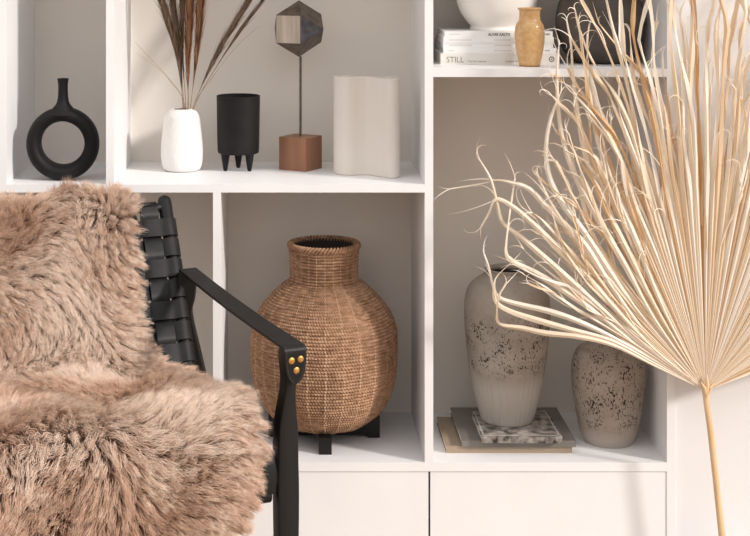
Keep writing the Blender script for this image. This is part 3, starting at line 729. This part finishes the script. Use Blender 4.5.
for side in (0, 1):
    off = WV * (CW + .015) if side else Vector((0, 0, 0))
    # front leg
    lf = [(291, 347), (290, 352), (289.5, 362), (288.5, 376), (287.5, 390), (286, 410), (285.5, 428), (285.5, 460), (286, 520)]
    wd = [.024, .031, .029, .0205, .0195, .027, .034, .036, .036]
    path = [P(x, y, 2.305) + off for x, y in lf]; path.append(Vector((path[-1].x, path[-1].y + .0, .0)) ); wd.append(.024)
    path = [Vector(q) for q in smoothprof([tuple(p) for p in path], 5)]; wdi = [q[0] for q in smoothprof([(w, 0) for w in wd], 5)]
    plank(path, wdi, .026, WV, 'leg')
    # rear upright
    rf = [(187.5, 272.5), (187, 280), (184.5, 295), (181.5, 310), (184.5, 328), (190, 350), (195.5, 376), (201, 400), (205, 440)]
    rw = [.034, .037, .041, .041, .040, .039, .041, .042, .042]
    path = [P(x, y, 2.712 - .0 * i) + off for i, (x, y) in enumerate(rf)]; path.append(Vector((path[-1].x - .02, path[-1].y + .05, 0))); rw.append(.024)
    path = [Vector(q) for q in smoothprof([tuple(p) for p in path], 5)]; rwi = [q[0] for q in smoothprof([(w, 0) for w in rw], 5)]
    plank(path, rwi, .024, Vector((-1, 0, 0)), 'leg')
    # arm strap
    a0, a1 = ABK + off, AF + off; d = (a1 - a0).normalized(); bm = bmesh.new(); pts, nr_, sd, ww = [], [], [], []
    nrm = WV.cross(d).normalized(); nrm = nrm if nrm.z > 0 else -nrm; SD = -WV
    hz = Vector((FV.x, FV.y, 0)).normalized()
    for i in range(13):
        u = i / 12; pts.append(a0.lerp(a1, u) + nrm * .003 + UP * (-.004 * math.sin(PI * u))); nr_.append(nrm); sd.append(SD); ww.append(.034 + .005 * u)
    cpt = a1 + nrm * .003 - nrm * .008
    for a in np.linspace(15, 90, 6):
        an = math.radians(a); nd = (nrm * math.cos(an) + hz * math.sin(an)); pts.append(cpt + hz * .010 + nd * .008); nr_.append(nd); sd.append(SD); ww.append(.039)
    p0 = pts[-1]
    for dz, w in ((.010, .038), (.020, .0365), (.030, .033), (.038, .0275), (.044, .020), (.048, .012), (.0495, .004)):
        pts.append(p0 - UP * dz); nr_.append(hz); sd.append(SD); ww.append(w)
    ribbon(bm, pts, nr_, sd, ww, .0042); st_ = obj('arm_strap', bm, M['leather'], chair)
    # stitched edge line, raised bead just inside the edge
    for sg in (-1, 1):
        bm = bmesh.new(); q = [p + sdd * sg * max(0, w / 2 - .0035) + nn_ * .0022 for p, sdd, w, nn_ in zip(pts[:-1], sd, ww, nr_)]
        tube(bm, q, .0004, 5); obj('stitching', bm, M['leather_edge'], st_)
    for dx, dz in ((-.0072, .012), (.0082, .011), (.001, .028)):
        bm = bmesh.new(); cc = p0 + SD * dx - UP * dz + hz * .0018
        rg = []
        for r, h in ((.0054, 0), (.0053, .0012), (.0042, .0020), (.0020, .0024)):
            rg.append([bm.verts.new(cc + SD * r * math.cos(k * PI / 8) + UP * r * math.sin(k * PI / 8) + hz * h) for k in range(16)])
        for A_, B_ in zip(rg, rg[1:]):
            for k in range(16): bm.faces.new((A_[k], A_[(k + 1) % 16], B_[(k + 1) % 16], B_[k]))
        bm.faces.new(rg[-1]); obj('rivet', bm, M['brass'], st_)
    # side rail
    bm = bmesh.new(); tube(bm, [Cc(.345, .0, .44) + off, Cc(-.02, .0, .40) + off, Cc(-.09, 0, .39) + off], .014, 14, flat=1.3); obj('side_rail', bm, M['black_wood'], chair)
bm = bmesh.new(); tube(bm, [Cc(.352, .0, .40), Cc(.352, CW + .015, .40)], .013, 14); obj('front_rail', bm, M['black_wood'], chair)
bm = bmesh.new(); tube(bm, [Cc(-.07, .0, .33), Cc(-.07, CW + .015, .33)], .013, 14); obj('rear_rail', bm, M['black_wood'], chair)
# seat sling
bm = bmesh.new(); pts = [Cc(f, CW / 2 + .007, z) for f, z in ((-.03, .455), (.05, .45), (.15, .455), (.25, .47), (.35, .485), (.395, .480), (.405, .455), (.40, .42))]
ribbon(bm, pts, [UP, UP, UP, UP, UP, (UP + FV).normalized(), FV, FV], [WV] * 8, CW - .01, .012); obj('seat', bm, M['leather'], chair)

# ------------------------------------------------------------------ sheepskin
# profile (f forward, z) of the hide from behind the back, over its top, down, and along the seat
prof = [(-.215, .60), (-.222, .69), (-.220, .745), (-.193, .778), (-.156, .758), (-.115, .70), (-.055, .60), (-.005, .535), (.045, .512), (.12, .511), (.22, .521), (.32, .535), (.385, .538), (.425, .508), (.437, .445), (.438, .40)]
pr = np.array(smoothprof(prof, 8)); sl = np.r_[0, np.cumsum(np.hypot(*np.diff(pr, axis=0).T))]; SL = sl[-1]
def hide(t, u):
    """t 0..1 along, u metres across -> points (numpy)"""
    f = np.interp(t * SL, sl, pr[:, 0]); z = np.interp(t * SL, sl, pr[:, 1])
    lum = .007 * np.sin(u * 19 + t * 9) * np.sin(t * 17 + 1) + .005 * np.sin(u * 37 - t * 23)
    tt = np.clip(t, 0, 1); df = np.gradient(pr[:, 0], sl); dz = np.gradient(pr[:, 1], sl)
    nf = np.interp(t * SL, sl, dz); nz = -np.interp(t * SL, sl, df); nl = np.hypot(nf, nz) + 1e-9; nf, nz = -nf / nl, -nz / nl
    f2 = f + nf * lum; z2 = z + nz * lum + 0
    X = B0.x + FV.x * f2 + WV.x * u; Y = B0.y + FV.y * f2 + WV.y * u
    Nn = np.stack([FV.x * nf, FV.y * nf, nz], -1)
    tf = np.interp(t * SL, sl, df); tz = np.interp(t * SL, sl, dz); Tn = np.stack([FV.x * tf, FV.y * tf, tz], -1)
    return np.stack([X, Y, z2], -1), Nn, Tn
def edge(t):   # right edge of the hide
    return np.interp(t, [0, .12, .2, .3, .40, .50, .56, .62, .70, .80, .90, 1], [.12, .075, .058, .088, .108, .075, .062, .062, .062, .062, .07, .10])
def skin_pt(t, w):
    e = edge(t); return hide(t, e + (CW - .05 - e) * w)
p_, n_a, t_a = skin_pt(np.array([.2, .5, .8]), np.array([.5, .5, .5]))
flip = 1.0 if n_a[1] @ np.array([FV.x, FV.y, .3]) > 0 else -1.0
nt_, nw_ = 90, 50
tg, wg = np.meshgrid(np.linspace(0, 1, nt_), np.linspace(0, 1, nw_), indexing='ij')
pp, nnn, _ = skin_pt(tg.ravel(), wg.ravel()); th_ = .012
e_in = np.minimum(1, np.minimum(wg, 1 - wg).ravel() / .06) ** .5
topv = pp + nnn * flip * (th_ * e_in[:, None]); botv = pp - nnn * flip * .001
vs = np.r_[topv, botv]; nv = len(topv); fs = []
for i in range(nt_ - 1):
    for j in range(nw_ - 1):
        a = i * nw_ + j; fs.append((a, a + 1, a + nw_ + 1, a + nw_)); fs.append((nv + a, nv + a + nw_, nv + a + nw_ + 1, nv + a + 1))
for i in range(nt_ - 1):
    for j in (0, nw_ - 1):
        a = i * nw_ + j; fs.append((a, a + nw_, nv + a + nw_, nv + a))
for j in range(nw_ - 1):
    for i in (0, nt_ - 1):
        a = i * nw_ + j; fs.append((a, a + 1, nv + a + 1, nv + a))
sk = thing('sheepskin', 'shaggy tan-brown sheepskin draped over back and seat of the black chair', 'sheepskin', tuple(Cc(.2, .3, .5)))
pyobj('hide', vs.tolist(), fs, M['hide'], sk)
NF = 190000; K = 7
t = rng.random(NF); w = rng.random(NF) ** 1.15
# more strands along the visible edge
k_e = rng.random(NF) < .10; w[k_e] = rng.random(k_e.sum()) * .04
cs_t, cs_w = .0120 / SL, .0120 / (CW - .1)
gi, gj = np.floor(t / cs_t).astype(int), np.floor(w / cs_w).astype(int)
def hsh(a, b, k): 
    v = np.sin(a * 127.1 + b * 311.7 + k * 74.7) * 43758.5453; return v - np.floor(v)
best = np.full(NF, 1e9); ct = np.zeros(NF); cw = np.zeros(NF); ci = np.zeros(NF); cj = np.zeros(NF)
for di in (-1, 0, 1):
    for dj in (-1, 0, 1):
        a, b = gi + di, gj + dj; tt = (a + hsh(a, b, 1)) * cs_t; wt = (b + hsh(a, b, 2)) * cs_w
        d2 = ((t - tt) / cs_t) ** 2 + ((w - wt) / cs_w) ** 2; mk = d2 < best
        best[mk] = d2[mk]; ct[mk] = tt[mk]; cw[mk] = wt[mk]; ci[mk] = a[mk]; cj[mk] = b[mk]
ct = np.clip(ct, 0, 1); cw = np.clip(cw, 0, 1)
root, nr0, tr0 = skin_pt(t, w); croot, ncr, tcr = skin_pt(ct, cw)
root = root + nr0 * flip * .009 * np.minimum(1, w / .06)[:, None]; croot = croot + ncr * flip * .010
W3 = np.array([WV.x, WV.y, 0.0])
# flow: comb direction varies slowly over the skin; downhill on the back, outward at edges
ang = 1.5 * np.sin(ct * 11 + cw * 5) + 1.3 * np.sin(cw * 9 - ct * 6 + 2) + (hsh(ci, cj, 3) - .5) * 1.3
outw = np.exp(-cw / .07)
flow = tcr * (np.cos(ang) * .75 + .35)[:, None] + W3 * (np.sin(ang) * .75 - outw * 1.4)[:, None]
flow += np.array([0, 0, -.30])
ln = (.032 + .014 * hsh(ci, cj, 5)) * (.75 + .4 * rng.random(NF)); ln *= (.75 + .25 * np.clip((1 - t) * 8, 0, 1))
# shorter where it lies pressed in the crook of seat and back
ln *= 1 - .25 * np.exp(-((t - .5) / .05) ** 2)
cn = ncr * flip; cdir = cn * (.62 + .35 * hsh(ci, cj, 6))[:, None] + flow * .62; cdir /= np.linalg.norm(cdir, axis=1)[:, None]
ctip = croot + cdir * ln[:, None]
own = nr0 * flip * .7 + flow * .5 + rng.normal(0, .17, (NF, 3)); own /= np.linalg.norm(own, axis=1)[:, None]
otip = root + own * ln[:, None]
cl = (.40 + .38 * hsh(ci, cj, 7))[:, None]; stray = rng.random(NF) < .07; cl[stray] = .1
tip = otip * (1 - cl) + ctip * cl + rng.normal(0, .0012, (NF, 3))
P3 = np.zeros((NF, K, 3)); wob = rng.normal(0, 1, (NF, 3)) * .0016; wph = rng.random(NF) * 6.28
rn = nr0 * flip
for k in range(K):
    u = k / (K - 1); c1 = root + rn * (ln * .5)[:, None]
    P3[:, k] = root * (1 - u) ** 2 + c1 * 2 * u * (1 - u) + tip * u * u + wob * (np.sin(u * 7 + wph) - np.sin(wph))[:, None] * u
P3[:, :, 2] = np.maximum(P3[:, :, 2], .02)
hc = bpy.data.hair_curves.new('fur'); hc.add_curves([K] * NF)
org = np.array(sk.location)
hc.attributes['position'].data.foreach_set('vector', (P3 - org).reshape(-1).astype(np.float32))
rad = np.tile(.00046 * np.array([1, 1, .92, .8, .6, .35, .06]), NF) * np.repeat(.7 + .6 * rng.random(NF), K)
ra = hc.attributes.get('radius') or hc.attributes.new('radius', 'FLOAT', 'POINT'); ra.data.foreach_set('value', rad.astype(np.float32))
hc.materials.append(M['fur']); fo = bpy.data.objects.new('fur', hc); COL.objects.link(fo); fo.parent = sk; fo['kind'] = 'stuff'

# ------------------------------------------------------------------ light
w = bpy.data.worlds.new('world'); SC.world = w; w.use_nodes = True
bg = w.node_tree.nodes['Background']; bg.inputs[1].default_value = 1.28
tcw = N(w, 'ShaderNodeTexCoord'); sw = N(w, 'ShaderNodeSeparateXYZ'); L(w, tcw.outputs['Generated'], sw.inputs[0])
L(w, ramp(w, sw.outputs[2], [(0, (.36, .345, .33)), (.12, (.56, .545, .535)), (.5, (1.04, 1.02, 1.01)), (1, (1.2, 1.19, 1.18))]), bg.inputs[0])
sd_ = bpy.data.lights.new('sun', 'SUN'); sd_.energy = 3.0; sd_.angle = math.radians(6); sd_.color = (1.0, .945, .90)
so = bpy.data.objects.new('sun', sd_); COL.objects.link(so)
az, el = math.radians(59), math.radians(27)
dirv = Vector((-math.sin(az) * math.cos(el), math.cos(az) * math.cos(el), -math.sin(el)))
so.rotation_euler = dirv.to_track_quat('-Z', 'Y').to_euler(); so.location = (2, -1, 3)
SC.view_settings.view_transform = 'Standard'; SC.view_settings.look = 'None'; SC.view_settings.gamma = 1; SC.view_settings.use_curve_mapping = False
SC.view_settings.exposure = -0.01
